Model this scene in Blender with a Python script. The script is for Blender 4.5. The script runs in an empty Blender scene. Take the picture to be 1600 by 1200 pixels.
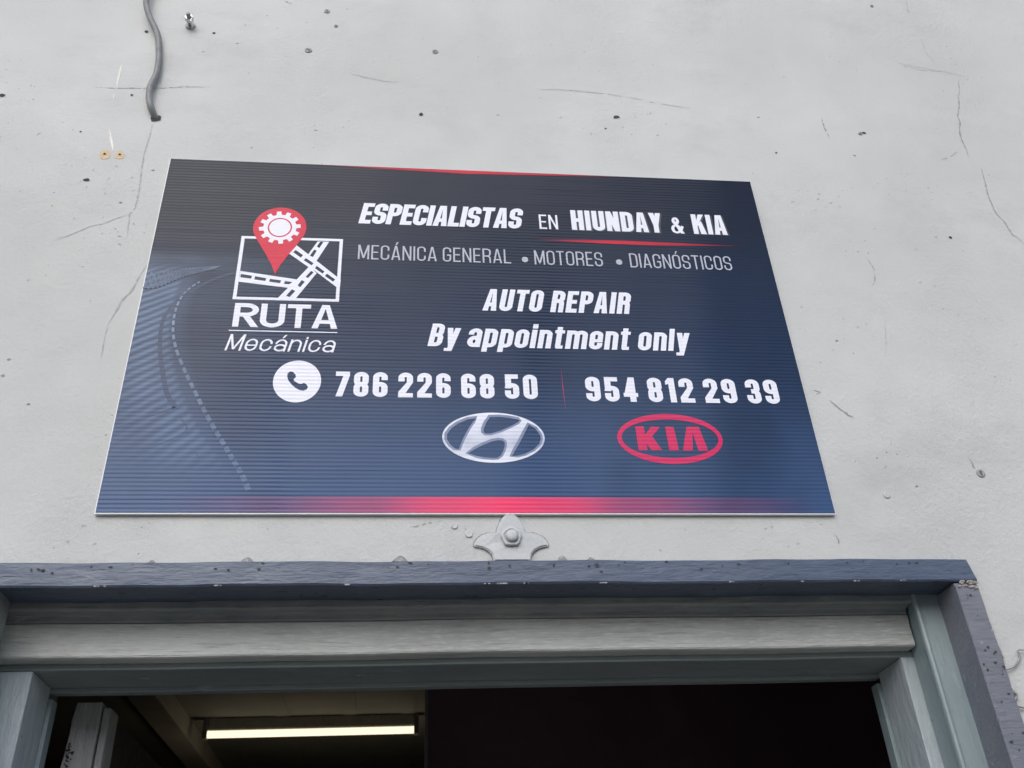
import bpy, bmesh, math, random
from mathutils import Vector, Matrix, geometry

random.seed(7)
S = bpy.context.scene
COL = S.collection
R = math.radians
Z0 = 2.113                      # height of the sign's bottom edge above the ground

# ------------------------------------------------------------------ camera
cam = bpy.data.cameras.new('camera')
co = bpy.data.objects.new('camera', cam)
COL.objects.link(co)
_p, _y, _r = 0.58180174, 0.12969694, -0.05595661      # pitch, yaw, roll
_f = Vector((math.sin(_y)*math.cos(_p), math.cos(_y)*math.cos(_p), math.sin(_p)))
_r0 = Vector((math.cos(_y), -math.sin(_y), 0)); _u0 = _r0.cross(_f)
_rt = _r0*math.cos(_r) + _u0*math.sin(_r); _up = -_r0*math.sin(_r) + _u0*math.cos(_r)
M_ = Matrix((_rt, _up, -_f)).transposed().to_4x4()
M_.translation = Vector((-0.09976, -1.17122, Z0 - 0.56312))
co.matrix_world = M_
cam.sensor_width = 36.0
cam.lens = 1487.11/1600*36.0
cam.clip_start = 0.02
cam.clip_end = 3000
cam.dof.use_dof = True
cam.dof.focus_distance = 1.50
cam.dof.aperture_fstop = 14.0
S.camera = co

# ------------------------------------------------------------------ sky, sun, exposure
SUN_EL, SUN_ROT = R(36), R(195)
w = bpy.data.worlds.new('World'); S.world = w; w.use_nodes = True
nt = w.node_tree; bg = nt.nodes['Background']
sk = nt.nodes.new('ShaderNodeTexSky'); sk.sky_type = 'NISHITA'; sk.sun_disc = False
sk.sun_elevation = SUN_EL; sk.sun_rotation = SUN_ROT
sk.air_density = 1.0; sk.dust_density = 1.5; sk.ozone_density = 1.0
hs = nt.nodes.new('ShaderNodeHueSaturation'); hs.inputs['Saturation'].default_value = 0.70
nt.links.new(sk.outputs[0], hs.inputs['Color'])
nt.links.new(hs.outputs[0], bg.inputs['Color'])
bg.inputs['Strength'].default_value = 0.15
sl = bpy.data.lights.new('sun', 'SUN'); sl.energy = 0.70; sl.angle = R(60); sl.color = (1.0, 0.985, 0.965)
so = bpy.data.objects.new('sun', sl); COL.objects.link(so)
# the sun stands in front of the wall, high and a little to the left
_d = Vector((math.sin(R(-15))*math.cos(SUN_EL), -math.cos(R(15))*math.cos(SUN_EL), math.sin(SUN_EL)))
so.rotation_euler = _d.to_track_quat('Z', 'Y').to_euler()
S.view_settings.view_transform = 'Standard'
S.view_settings.look = 'None'
S.view_settings.exposure = 0.86
S.view_settings.gamma = 1.0

# ------------------------------------------------------------------ helpers
def link(name, me, mats, parent=None):
    o = bpy.data.objects.new(name, me); COL.objects.link(o)
    if not isinstance(mats, (list, tuple)): mats = [mats]
    for m in mats: me.materials.append(m)
    if parent is not None: o.parent = parent
    return o

def bm_obj(name, bm, mats, parent=None, smooth=False):
    me = bpy.data.meshes.new(name)
    bm.normal_update(); bm.to_mesh(me); bm.free()
    if smooth:
        for p in me.polygons: p.use_smooth = True
    return link(name, me, mats, parent)

def empty(name, loc, label, cat, group=None):
    o = bpy.data.objects.new(name, None); COL.objects.link(o); o.location = loc
    o.empty_display_size = 0.05
    tag(o, label, cat, group)
    return o

def tag(o, label=None, cat=None, group=None, kind=None):
    if label: o['label'] = label
    if cat: o['category'] = cat
    if group: o['group'] = group
    if kind: o['kind'] = kind
    return o

def add_box(bm, x0, x1, y0, y1, z0, z1, bev=0.0, seg=2):
    r = bmesh.ops.create_cube(bm, size=1.0)
    vs = r['verts']
    for v in vs:
        v.co = Vector(((x0+x1)/2+v.co.x*(x1-x0), (y0+y1)/2+v.co.y*(y1-y0), (z0+z1)/2+v.co.z*(z1-z0)))
    if bev > 0:
        es = list({e for v in vs for e in v.link_edges})
        bmesh.ops.bevel(bm, geom=es, offset=bev, segments=seg, affect='EDGES', profile=0.6)

def box(name, x0, x1, y0, y1, z0, z1, m, parent=None, bev=0.0):
    bm = bmesh.new(); add_box(bm, x0, x1, y0, y1, z0, z1, bev)
    return bm_obj(name, bm, m, parent)

def prism_x(prof, x0, x1, n=1, jit=0.0):
    """closed (y, z) outline swept along x, optionally a little wavy"""
    bm = bmesh.new(); rows = []
    for i in range(n+1):
        x = x0+(x1-x0)*i/n
        dz = jit*(math.sin(x*9.1+1)+0.6*math.sin(x*23+2)) if jit else 0
        rows.append([bm.verts.new((x, y, z+dz)) for y, z in prof])
    k = len(prof)
    for a, b in zip(rows, rows[1:]):
        for j in range(k):
            bm.faces.new((a[j], a[(j+1) % k], b[(j+1) % k], b[j]))
    bm.faces.new(rows[0]); bm.faces.new(rows[-1][::-1])
    bmesh.ops.recalc_face_normals(bm, faces=bm.faces)
    return bm

def prism_z(prof, z0, z1):
    """closed (x, y) outline swept along z"""
    bm = bmesh.new()
    a = [bm.verts.new((x, y, z0)) for x, y in prof]; b = [bm.verts.new((x, y, z1)) for x, y in prof]
    k = len(prof)
    for j in range(k): bm.faces.new((a[j], a[(j+1) % k], b[(j+1) % k], b[j]))
    bm.faces.new(a); bm.faces.new(b[::-1])
    bmesh.ops.recalc_face_normals(bm, faces=bm.faces)
    return bm

def add_tube(bm, pts, rad, seg=10, cap=True):
    pts = [Vector(p) for p in pts]; rings = []
    for i, p in enumerate(pts):
        t = (pts[min(i+1, len(pts)-1)]-pts[max(i-1, 0)]).normalized()
        a = t.cross(Vector((0, 1, 0)))
        if a.length < 1e-4: a = t.cross(Vector((1, 0, 0)))
        a.normalize(); b = t.cross(a).normalized()
        r = rad[i] if isinstance(rad, (list, tuple)) else rad
        rings.append([bm.verts.new(p+a*r*math.cos(2*math.pi*k/seg)+b*r*math.sin(2*math.pi*k/seg)) for k in range(seg)])
    for A, B in zip(rings, rings[1:]):
        for k in range(seg): bm.faces.new((A[k], A[(k+1) % seg], B[(k+1) % seg], B[k]))
    if cap: bm.faces.new(rings[0][::-1]); bm.faces.new(rings[-1])
    bmesh.ops.recalc_face_normals(bm, faces=bm.faces)

def smooth_path(P, n=6):
    out = []
    Q = [P[0]]+list(P)+[P[-1]]
    for i in range(1, len(Q)-2):
        p0, p1, p2, p3 = [Vector(q) for q in Q[i-1:i+3]]
        for k in range(n):
            t = k/n
            out.append(0.5*((2*p1)+(p2-p0)*t+(2*p0-5*p1+4*p2-p3)*t*t+(3*p1-p0-3*p2+p3)*t**3))
    out.append(Vector(P[-1]))
    return out

def add_lathe_y(bm, cx, cz, prof, seg=20):
    """revolve (radius, y) about the axis through (cx, cz) along y"""
    rings = [[bm.verts.new((cx+r*math.cos(2*math.pi*k/seg), y, cz+r*math.sin(2*math.pi*k/seg))) for k in range(seg)] for r, y in prof]
    for A, B in zip(rings, rings[1:]):
        for k in range(seg): bm.faces.new((A[k], A[(k+1) % seg], B[(k+1) % seg], B[k]))
    bm.faces.new(rings[0]); bm.faces.new(rings[-1][::-1])
    bmesh.ops.recalc_face_normals(bm, faces=bm.faces)

# ------------------------------------------------------------------ material tools
class NT:
    def __init__(s, name):
        s.m = bpy.data.materials.new(name); s.m.use_nodes = True
        s.t = s.m.node_tree; s.n = s.t.nodes; s.l = s.t.links
        s.b = s.n['Principled BSDF']; s.tc = s.n.new('ShaderNodeTexCoord')
        s.P = s.tc.outputs['Object']
    def _in(s, sock, v):
        if v is None: return
        if hasattr(v, 'is_output') or hasattr(v, 'links'): s.l.new(v, sock)
        else: sock.default_value = v
    def math(s, op, a, b=None, c=None, clamp=False):
        n = s.n.new('ShaderNodeMath'); n.operation = op; n.use_clamp = clamp
        for i, v in enumerate((a, b, c)): s._in(n.inputs[i], v)
        return n.outputs[0]
    def scale(s, sx, sy, sz, rot=(0, 0, 0)):
        n = s.n.new('ShaderNodeMapping'); n.inputs['Scale'].default_value = (sx, sy, sz)
        n.inputs['Rotation'].default_value = rot
        s.l.new(s.P, n.inputs['Vector']); return n.outputs[0]
    def noise(s, sc, det=4, rough=0.55, vec=None, dist=0.0):
        n = s.n.new('ShaderNodeTexNoise'); s.l.new(vec or s.P, n.inputs['Vector'])
        n.inputs['Scale'].default_value = sc; n.inputs['Detail'].default_value = det
        n.inputs['Roughness'].default_value = rough; n.inputs['Distortion'].default_value = dist
        return n.outputs['Fac']
    def voro(s, sc, vec=None, feature='F1', out='Distance'):
        n = s.n.new('ShaderNodeTexVoronoi'); n.feature = feature; s.l.new(vec or s.P, n.inputs['Vector'])
        n.inputs['Scale'].default_value = sc; return n.outputs[out]
    def ramp(s, fac, stops, interp='LINEAR'):
        n = s.n.new('ShaderNodeValToRGB'); n.color_ramp.interpolation = interp
        e = n.color_ramp.elements
        while len(e) < len(stops): e.new(0.5)
        for k, (p, c) in enumerate(stops):
            e[k].position = p
            e[k].color = (c, c, c, 1) if isinstance(c, (int, float)) else (*c, 1)
        s.l.new(fac, n.inputs[0]); return n.outputs[0]
    def mix(s, fac, a, b, mode='MIX'):
        n = s.n.new('ShaderNodeMix'); n.data_type = 'RGBA'; n.blend_type = mode
        s._in(n.inputs[0], fac)
        for i, v in ((6, a), (7, b)):
            if isinstance(v, (list, tuple)): v = (*v[:3], 1)
            s._in(n.inputs[i], v)
        return n.outputs[2]
    def bump(s, h, dist=0.001, strength=1.0, normal=None):
        n = s.n.new('ShaderNodeBump'); n.inputs['Distance'].default_value = dist
        n.inputs['Strength'].default_value = strength
        s.l.new(h, n.inputs['Height'])
        if normal is not None: s.l.new(normal, n.inputs['Normal'])
        return n.outputs[0]
    def xyz(s):
        n = s.n.new('ShaderNodeSeparateXYZ'); s.l.new(s.P, n.inputs[0]); return n.outputs
    def done(s, col, rough=0.5, normal=None, metal=0.0, spec=0.5):
        if isinstance(col, (list, tuple)): col = (*col[:3], 1)
        s._in(s.b.inputs['Base Color'], col); s._in(s.b.inputs['Roughness'], rough)
        s._in(s.b.inputs['Metallic'], metal); s._in(s.b.inputs['Specular IOR Level'], spec)
        if normal is not None: s.l.new(normal, s.b.inputs['Normal'])
        return s.m

def mat_wall():
    t = NT('painted_plaster')
    big = t.noise(1.6, 4, 0.6)
    med = t.noise(9, 5, 0.6)
    col = t.mix(t.ramp(big, [(0.3, 0.0), (0.7, 1.0)]), (0.480, 0.480, 0.456), (0.580, 0.583, 0.560))
    col = t.mix(t.ramp(med, [(0.45, 0.0), (0.75, 0.30)]), col, (0.47, 0.475, 0.48))
    # dull stains, here and there
    st = t.noise(2.7, 6, 0.7, t.scale(1.0, 1.0, 1.7))
    col = t.mix(t.ramp(st, [(0.53, 0.0), (0.70, 0.55)]), col, (0.43, 0.425, 0.42))
    # small dark pits and paint skips, in clusters
    vd = t.voro(75); cl = t.noise(5.5, 3, 0.6)
    pit = t.math('MULTIPLY', t.ramp(vd, [(0.05, 1.0), (0.10, 0.0)]), t.ramp(cl, [(0.56, 0.0), (0.64, 1.0)]))
    vd2 = t.voro(16, t.scale(1, 1, 1.25)); cl2 = t.noise(3.1, 2)
    pit2 = t.math('MULTIPLY', t.ramp(vd2, [(0.03, 1.0), (0.055, 0.0)]), t.ramp(cl2, [(0.47, 0.0), (0.52, 0.9)]))
    pits = t.math('MAXIMUM', pit, pit2)
    col = t.mix(t.math('MULTIPLY', pits, 0.75), col, (0.16, 0.155, 0.15))
    # roller stipple, trowel ridges and slow waves in the plaster
    stip = t.noise(125, 5, 0.7)
    stip_m = t.ramp(t.noise(2.2, 3), [(0.35, 0.25), (0.7, 1.0)])
    fine = t.math('MULTIPLY', stip, stip_m)
    tro = t.noise(26, 5, 0.62, t.scale(0.75, 1, 1.2, (0, R(14), 0)))
    slow = t.noise(3.2, 3, 0.5)
    n = t.bump(slow, 0.012)
    n = t.bump(tro, 0.0008, 1.0, n)
    n = t.bump(fine, 0.0021, 1.0, n)
    n = t.bump(t.math('SUBTRACT', 1.0, pits), 0.0015, 0.8, n)
    return t.done(col, 0.62, n, spec=0.35)

def mat_paint(name, c1, c2, rough=0.4, horiz=True, strokes=0.0009, chips=True, spec=0.5, worn=1.0):
    """brushed gloss paint over old wood or iron; strokes run along x or along z"""
    t = NT(name)
    v = t.scale(0.10, 1, 1) if horiz else t.scale(1, 1, 0.10)
    br = t.noise(260, 4, 0.6, v)
    v2 = t.scale(0.35, 1, 1, (0, R(20), 0)) if horiz else t.scale(1, 1, 0.35, (0, R(8), 0))
    br2 = t.noise(55, 5, 0.65, v2)
    tone = t.noise(7, 4, 0.6)
    col = t.mix(t.ramp(tone, [(0.3, 0.0), (0.7, 1.0)]), c1, c2)
    wear = t.math('MULTIPLY', t.ramp(br2, [(0.60, 0.0), (0.68, 1.0)]), t.ramp(t.noise(11, 3), [(0.42, 0.0), (0.62, 0.55*worn)]))
    col = t.mix(wear, col, tuple(min(.75, x*1.75+.03) for x in c2))
    dirt = t.ramp(br, [(0.30, 0.45*worn), (0.46, 0.0)])
    col = t.mix(dirt, col, tuple(x*.45 for x in c1))
    if chips:
        vd = t.voro(42, t.scale(0.6, 1, 1)); cl = t.noise(8, 2)
        ch = t.math('MULTIPLY', t.ramp(vd, [(0.04, 1.0), (0.08, 0.0)]), t.ramp(cl, [(0.5, 0.0), (0.56, 1.0)]))
        col = t.mix(t.math('MULTIPLY', ch, 0.7), col, (0.03, 0.032, 0.036))
    n = t.bump(br2, strokes*3.2)
    n = t.bump(br, strokes, 1.0, n)
    rg = t.ramp(br2, [(0.3, rough-0.08), (0.7, rough+0.12)])
    return t.done(col, rg, n, spec=spec)

def mat_board(name, c1, c2):
    """pale paint with slanting brush marks over horizontal grain"""
    t = NT(name)
    dg = t.noise(420, 4, 0.6, t.scale(0.14, 1, 1.0, (0, R(-32), 0)))
    gr = t.noise(330, 4, 0.65, t.scale(0.05, 1, 1))
    tone = t.noise(5, 4, 0.6)
    col = t.mix(t.ramp(tone, [(0.3, 0.0), (0.7, 1.0)]), c1, tuple((a+b)/2 for a, b in zip(c1, c2)))
    col = t.mix(t.ramp(dg, [(0.50, 0.0), (0.68, 0.6)]), col, c2)
    col = t.mix(t.ramp(gr, [(0.32, 0.55), (0.47, 0.0)]), col, tuple(x*.55 for x in c1))
    n = t.bump(gr, 0.0010)
    n = t.bump(dg, 0.0012, 1.0, n)
    return t.done(col, 0.42, n)

def mat_plain(name, c, rough=0.5, metal=0.0, var=0.12, sc=40, bump=0.0004, spec=0.5):
    t = NT(name)
    nz = t.noise(sc, 4)
    col = t.mix(t.ramp(nz, [(0.3, 0.0), (0.7, 1.0)]), tuple(x*(1-var) for x in c), tuple(min(1, x*(1+var)) for x in c))
    return t.done(col, rough, t.bump(nz, bump), metal, spec)

FL = 0.65044/102          # pitch of the flutes of the corrugated sheet
def flute_normal(t):
    o = t.xyz()
    wob = t.noise(6, 2, 0.5, t.scale(0.5, 1, 60))
    ph = t.math('MULTIPLY', o[2], 2*math.pi/FL)
    s_ = t.math('SINE', ph)
    amp = t.math('MULTIPLY_ADD', wob, 1.1, 0.35)
    h = t.math('MULTIPLY', s_, amp)
    slow = t.noise(2.4, 2, 0.5, t.scale(1, 1, 0.7))
    n = t.bump(slow, 0.010)
    return t.bump(h, FLUTE_H, 1.0, n)
FLUTE_H = 0.000125

SIGN_STOPS = [(0.0, (0.046, 0.088, 0.190)), (0.15, (0.038, 0.074, 0.160)), (0.34, (0.018, 0.038, 0.088)),
              (0.50, (0.012, 0.026, 0.064)), (0.66, (0.010, 0.020, 0.048)), (0.82, (0.008, 0.014, 0.032)), (1.0, (0.007, 0.011, 0.027))]
def sign_base(t):
    z = t.xyz()[2]
    g = t.ramp(t.math('DIVIDE', z, 0.65044), SIGN_STOPS)
    return g
def mat_print(name, kind, arg=None, rough=0.11):
    t = NT(name); o = t.xyz()
    if kind == 'panel':
        col = sign_base(t)
        # pale night-road haze printed at the left, under a dark horizon
        hx = t.ramp(t.math('ADD', o[0], 0.5), [(0.0, 1.0), (0.30, 0.0)], 'EASE')
        hz = t.ramp(o[2], [(0.02, 0.25), (0.30, 0.6), (0.405, 1.0), (0.432, 0.9), (0.452, 0.0)], 'EASE')
        hn = t.noise(16, 4, 0.6, t.scale(0.4, 1, 1, (0, R(-18), 0)))
        hf = t.math('MULTIPLY', t.math('MULTIPLY', hx, hz), t.math('MULTIPLY_ADD', hn, 0.6, 0.0))
        col = t.mix(hf, col, (0.19, 0.26, 0.38))
        # the printed road bends away at the left: a broad pale tread with slanting ticks, a dark lane beside it
        dz = t.math('SUBTRACT', o[2], 0.335)
        v = t.math('SUBTRACT', o[0], t.math('MULTIPLY_ADD', t.math('MULTIPLY', dz, dz), 1.5, -0.449))
        wz = t.ramp(o[2], [(0.04, 0.0), (0.14, 0.55), (0.30, 1.0), (0.40, 1.0), (0.425, 0.0)], 'EASE')
        m1 = t.ramp(t.math('ADD', v, 0.12), [(0.0, 0.35), (0.075, 1.0), (0.112, 0.75), (0.122, 0.0)], 'EASE')
        ph = t.math('MULTIPLY', t.math('MULTIPLY_ADD', v, -0.55, o[2]), 2*math.pi/0.0125)
        tick = t.math('MULTIPLY_ADD', t.math('SINE', t.math('MULTIPLY_ADD', t.noise(40, 3), 2.2, ph)), 0.42, 0.52)
        tk = t.math('MULTIPLY', t.math('MULTIPLY', m1, wz), t.math('MULTIPLY', tick, 0.68))
        col = t.mix(tk, col, (0.20, 0.29, 0.44))
        m2 = t.ramp(t.math('ADD', v, 0.0), [(0.004, 0.0), (0.03, 1.0), (0.075, 0.8), (0.14, 0.0)], 'EASE')
        col = t.mix(t.math('MULTIPLY', t.math('MULTIPLY', m2, wz), 0.55), col, (0.010, 0.018, 0.042))
        # dark tyre-like patches of the printed picture
        pn = t.noise(3.4, 3, 0.55, t.scale(1.2, 1, 0.7))
        col = t.mix(t.ramp(pn, [(0.48, 0.0), (0.72, 0.45)]), col, (0.010, 0.016, 0.034))
        # red bar printed along the lower edge, fading to both sides
        d = t.math('ABSOLUTE', t.math('SUBTRACT', o[0], 0.03))
        fx = t.ramp(d, [(0.0, 1.0), (0.08, 0.80), (0.18, 0.32), (0.32, 0.08), (0.46, 0.0)], 'EASE')
        bz = t.math('LESS_THAN', o[2], 0.0238)
        col = t.mix(t.math('MULTIPLY', fx, bz), col, (0.84, 0.058, 0.150))
    elif kind == 'lift':        # a paler blue than the panel at that height
        k_ = t.ramp(o[2], [(0.03, 0.25*arg), (0.20, 0.55*arg), (0.33, 1.0*arg), (0.43, 0.9*arg)])
        k_ = t.math('MULTIPLY', k_, t.math('MULTIPLY_ADD', t.noise(60, 3), 1.2, 0.35))
        col = t.mix(k_, sign_base(t), (0.36, 0.46, 0.62))
    elif kind == 'bleed':       # red line that fades towards both ends
        x0, xm, x1 = arg
        f = t.ramp(t.math('DIVIDE', t.math('SUBTRACT', o[0], x0), x1-x0),
                   [(0.0, 0.05), ((xm-x0)/(x1-x0)*0.5, 0.7), ((xm-x0)/(x1-x0), 1.0), ((xm-x0)/(x1-x0)*0.5+0.5, 0.75), (1.0, 0.05)])
        col = t.mix(f, sign_base(t), (0.56, 0.020, 0.045))
    elif kind == 'silver':
        f = t.ramp(t.math('DIVIDE', t.math('SUBTRACT', o[2], 0.0767), 0.082), [(0.0, (0.78, 0.80, 0.86)), (0.4, (0.42, 0.45, 0.56)), (0.6, (0.62, 0.64, 0.74)), (1.0, (0.80, 0.82, 0.88))])
        nz = t.noise(30, 2)
        col = t.mix(t.ramp(nz, [(0.4, 0.0), (0.65, 0.55)]), f, (0.74, 0.76, 0.84))
    else:
        col = arg
    n = flute_normal(t)
    return t.done(col, rough, n, spec=0.14)
# ------------------------------------------------------------------ lettering: glyphs drawn as signed outlines
def rect(x0, y0, x1, y1): return (1, [(x0, y0), (x1, y0), (x1, y1), (x0, y1)])
def poly(*p): return (1, list(p))
def cut(*p): return (-1, list(p))
def sector(cx, cy, RX, RY, a0, a1, s, t, n=9):
    a = [R(a0+(a1-a0)*i/n) for i in range(n+1)]
    o = [(cx+RX*math.cos(x), cy+RY*math.sin(x)) for x in a]
    i = [(cx+max(RX-s, 0.001)*math.cos(x), cy+max(RY-t, 0.001)*math.sin(x)) for x in a[::-1]]
    return (1, o+i)
def ellipse(cx, cy, rx, ry, n=64, sign=1):
    return (sign, [(cx+rx*math.cos(2*math.pi*k/n), cy+ry*math.sin(2*math.pi*k/n)) for k in range(n)])
def bowl(x0, x1, y0, y1, parts, s, t, rmax=0.27):
    RX = (x1-x0)/2; RY = min(rmax, (y1-y0)/2); cx = (x0+x1)/2; out = []
    q = {'tr': (y1-RY, 0, 90), 'tl': (y1-RY, 90, 180), 'bl': (y0+RY, 180, 270), 'br': (y0+RY, 270, 360)}
    for p in parts.split():
        if p in q: cy, a, b = q[p]; out.append(sector(cx, cy, RX, RY, a, b, s, t))
        elif y1-RY > y0+RY+1e-4:
            out.append(rect(x0, y0+RY, x0+s, y1-RY) if p == 'L' else rect(x1-s, y0+RY, x1, y1-RY))
    return out

def glyph(ch, s, t, W, xh=0.82, rm=0.27, diag=False):
    """pieces and width of one character; cap height 1, stem s, bar t, width W"""
    A = {'Á': 'A', 'Ó': 'O', 'á': 'a'}
    if ch in A:
        g, wd = glyph(A[ch], s, t, W, xh, rm, diag); y = 1.06 if ch != 'á' else xh+0.07
        return g+[poly((wd*0.42, y), (wd*0.42+s*0.85, y), (wd*0.5+s*1.5, y+0.2), (wd*0.5+s*0.45, y+0.2))], wd
    bw = lambda x0, x1, y0, y1, p, r=rm: bowl(x0, x1, y0, y1, p, s, t, r)
    ALL = 'tl tr bl br L R'
    if ch == 'E':
        W *= 0.86
        return [rect(0, 0, s, 1), rect(0, 0, W, t), rect(0, 1-t, W, 1), rect(0, .5-t/2, W*.92, .5+t/2)], W
    if ch == 'L': W *= 0.84; return [rect(0, 0, s, 1), rect(0, 0, W, t)], W
    if ch == 'T': W *= 0.95; return [rect(W/2-s/2, 0, W/2+s/2, 1), rect(0, 1-t, W, 1)], W
    if ch == 'I': return [rect(0, 0, s, 1)], s
    if ch == 'H': return [rect(0, 0, s, 1), rect(W-s, 0, W, 1), rect(0, .5-t/2, W, .5+t/2)], W
    if ch == 'N': W *= 1.04; return [rect(0, 0, s, 1), rect(W-s, 0, W, 1), poly((0, 1), (s*1.02, 1), (W, 0), (W-s*1.02, 0))], W
    if ch == 'M':
        W *= 1.3; m = W/2; k = s*0.5
        return [rect(0, 0, s, 1), rect(W-s, 0, W, 1), poly((0, 1), (s*1.1, 1), (m+k, .08), (m-k, .08)), poly((W-s*1.1, 1), (W, 1), (m+k, .08), (m-k, .08))], W
    if ch == 'A':
        W *= 1.06; a = W*.5-s*.62; b = W*.5+s*.62; h0 = .2; h1 = h0+t*.95
        xi = lambda y: (s*1.03+(W/2-s*1.03)*(y/.84))
        return [poly((0, 0), (W, 0), (b, 1), (a, 1)), cut((s*1.03, -.01), (W-s*1.03, -.01), (W-xi(h0), h0), (xi(h0), h0)),
                cut((xi(h1), h1), (W-xi(h1), h1), (W/2, .84))], W
    if ch == 'Y':
        return [rect(W/2-s/2, 0, W/2+s/2, .45), poly((0, 1), (s*1.05, 1), (W/2+s/2, .36), (W/2-s/2, .36)), poly((W-s*1.05, 1), (W, 1), (W/2+s/2, .36), (W/2-s/2, .36))], W
    if ch == 'K':
        W *= 1.06
        return [rect(0, 0, s, 1), poly((s*.9, .34), (s*.9, .62), (W-s*1.1, 1), (W, 1)), poly((s*1.15, .50), (s*1.9, .66), (W+.01, 0), (W-s*1.12, 0))], W
    if ch == 'O' or ch == '0': return bw(0, W, 0, 1, ALL), W
    if ch == 'U': return [rect(0, rm, s, 1), rect(W-s, rm, W, 1)]+bw(0, W, 0, 1, 'bl br'), W
    if ch == 'C': return bw(0, W, 0, 1, 'tl tr bl br L')+[rect(W-s, .64, W, 1-rm), rect(W-s, rm, W, .36)], W
    if ch == 'G': return bw(0, W, 0, 1, 'tl tr bl br L')+[rect(W-s, .66, W, 1-rm), rect(W-s, rm, W, .5), rect(W*.5, .5-t, W, .5)], W
    if ch == 'D': return [rect(0, 0, s, 1), rect(0, 1-t, W/2, 1), rect(0, 0, W/2, t)]+bw(0, W, 0, 1, 'tr br R'), W
    if ch in 'PR':
        y = .40 if ch == 'P' else .43
        g = [rect(0, 0, s, 1), rect(0, 1-t, W/2, 1), rect(0, y, W/2, y+t)]+bw(0, W, y, 1, 'tr br R')
        if ch == 'R':
            if diag: g.append(poly((W*.36, y+.03), (W*.36+s*1.2, y+.03), (W*1.05, 0), (W*1.05-s*1.2, 0)))
            else: g += [rect(W-s, 0, W-.01, y+t-.20)]+bowl(0, W-.01, 0, y+t, 'tr', s, t, .2)
        return g, W
    if ch == 'B':
        return [rect(0, 0, s, 1)]+[rect(0, y, W/2, y+t) for y in (0, .5-t/2, 1-t)]+bw(0, W*.97, .5-t/2, 1, 'tr br R')+bw(0, W, 0, .5+t/2, 'tr br R'), W
    if ch == 'S':
        return bw(0, W, .5-t/2, 1, 'tl tr bl L')+bw(0, W, 0, .5+t/2, 'tr br bl R')+[rect(W-s, .66, W, 1-min(rm, .25+t/4)), rect(0, min(rm, .25+t/4), s, .34)], W
    if ch == '8': return bw(0, W*1, .5-t/2, 1, ALL)+bw(0, W, 0, .5+t/2, ALL), W
    if ch == '3':
        return bw(0, W, .5-t/2, 1, 'tl tr br R')+bw(0, W, 0, .5+t/2, 'tr br bl R')+[rect(0, .66, s, 1-min(rm, .25+t/4)), rect(0, min(rm, .25+t/4), s, .34), rect(W*.36, .5-t/2, W*.52, .5+t/2)], W
    if ch in '69':
        g = bw(0, W, 0, 1, 'tl tr bl br L')+bw(0, W, 0, .60, 'tl tr R')+[rect(W-s, .68, W, 1-rm), rect(W-s, .25, W, .40)]
        if ch == '9': g = [(k, [(W-x, 1-y) for x, y in p]) for k, p in g]
        return g, W
    if ch == '5': return [rect(.02, 1-t, W*.96, 1), rect(.02, .42, .02+s, 1), rect(0, min(rm, .25), s, .34)]+bw(0, W, 0, .64, 'tl tr br bl R'), W
    if ch == '2':
        return bw(0, W, 0, 1, 'tl tr')+[rect(0, .64, s, 1-rm), rect(W-s, .58, W, 1-rm), rect(0, 0, W, t*.95), poly((W-s, .60), (W, .60), (s*1.15, t*.9), (0, t*.9), (0, t*1.2))], W
    if ch == '1': W = s*1.5; return [rect(W-s, 0, W, 1), poly((0, .72), (W-s*.9, .76), (W-s*.9, 1), (W-s*.95, 1), (0, .86))], W
    if ch == '4':
        return [rect(W-s*1.35, 0, W-s*.35, 1), rect(0, .20, W, .20+t*.9), poly((0, .2), (s*.8, .2), (W-s*.7, 1), (W-s*1.35, 1)), ], W
    if ch == '7': W *= .95; return [rect(0, 1-t, W, 1), poly((W-s*1.02, 1-t*.9), (W, 1-t*.9), (s*1.2, 0), (s*.15, 0))], W
    if ch == '&':
        W = .56; q = 0.66
        ring = lambda cx, cy, rx, ry: [sector(cx, cy, rx, ry, a, a+90, s*q, t*q) for a in (0, 90, 180, 270)]
        return ring(W*.42, .77, W*.29, .23)+ring(W*.40, .28, W*.40, .28)+[poly((W*.16, .74), (W*.44, .74), (W*1.0, 0), (W*.70, 0)), poly((W*.70, .34), (W*.80, .12), (W*1.0, .42), (W*.82, .50))], W
    # lower case
    if ch == 'n': return [rect(0, 0, s, xh), rect(W-s, 0, W, xh-rm)]+bw(0, W, 0, xh, 'tl tr'), W
    if ch == 'm':
        d = W-s
        return [rect(0, 0, s, xh)]+[q for k in (0, 1) for q in [rect(W-s+d*k, 0, W+d*k, xh-rm)]+bw(d*k, W+d*k, 0, xh, 'tl tr')], W+d
    if ch == 'o': return bw(0, W, 0, xh, ALL), W
    if ch == 'c': return bw(0, W, 0, xh, 'tl tr bl br L')+[rect(W-s, xh*.64, W, xh-rm), rect(W-s, rm, W, xh*.36)], W
    if ch == 'p': return bw(0, W, 0, xh, ALL)+[rect(0, -.2, s, xh)], W
    if ch == 'e':
        return bw(0, W, 0, xh, 'tl tr bl br L')+[rect(W-s, xh*.47-t*.4, W, xh-rm), rect(s*.5, xh*.47-t*.4, W-s*.3, xh*.47+t*.4), rect(W-s, rm*.98, W, xh*.36)], W
    if ch == 'a':
        h = xh*.60
        return [rect(W-s, 0, W, xh-rm), rect(0, xh*.66, s, xh-rm)]+bw(0, W, 0, xh, 'tl tr')+bw(0, W, 0, h, 'tl bl br L tr', h/2), W
    if ch == 'i': return [rect(0, 0, s, xh), rect(0, xh+.055, s, xh+.055+max(.12, s))], s
    if ch == 'l': return [rect(0, 0, s, 1)], s
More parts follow.
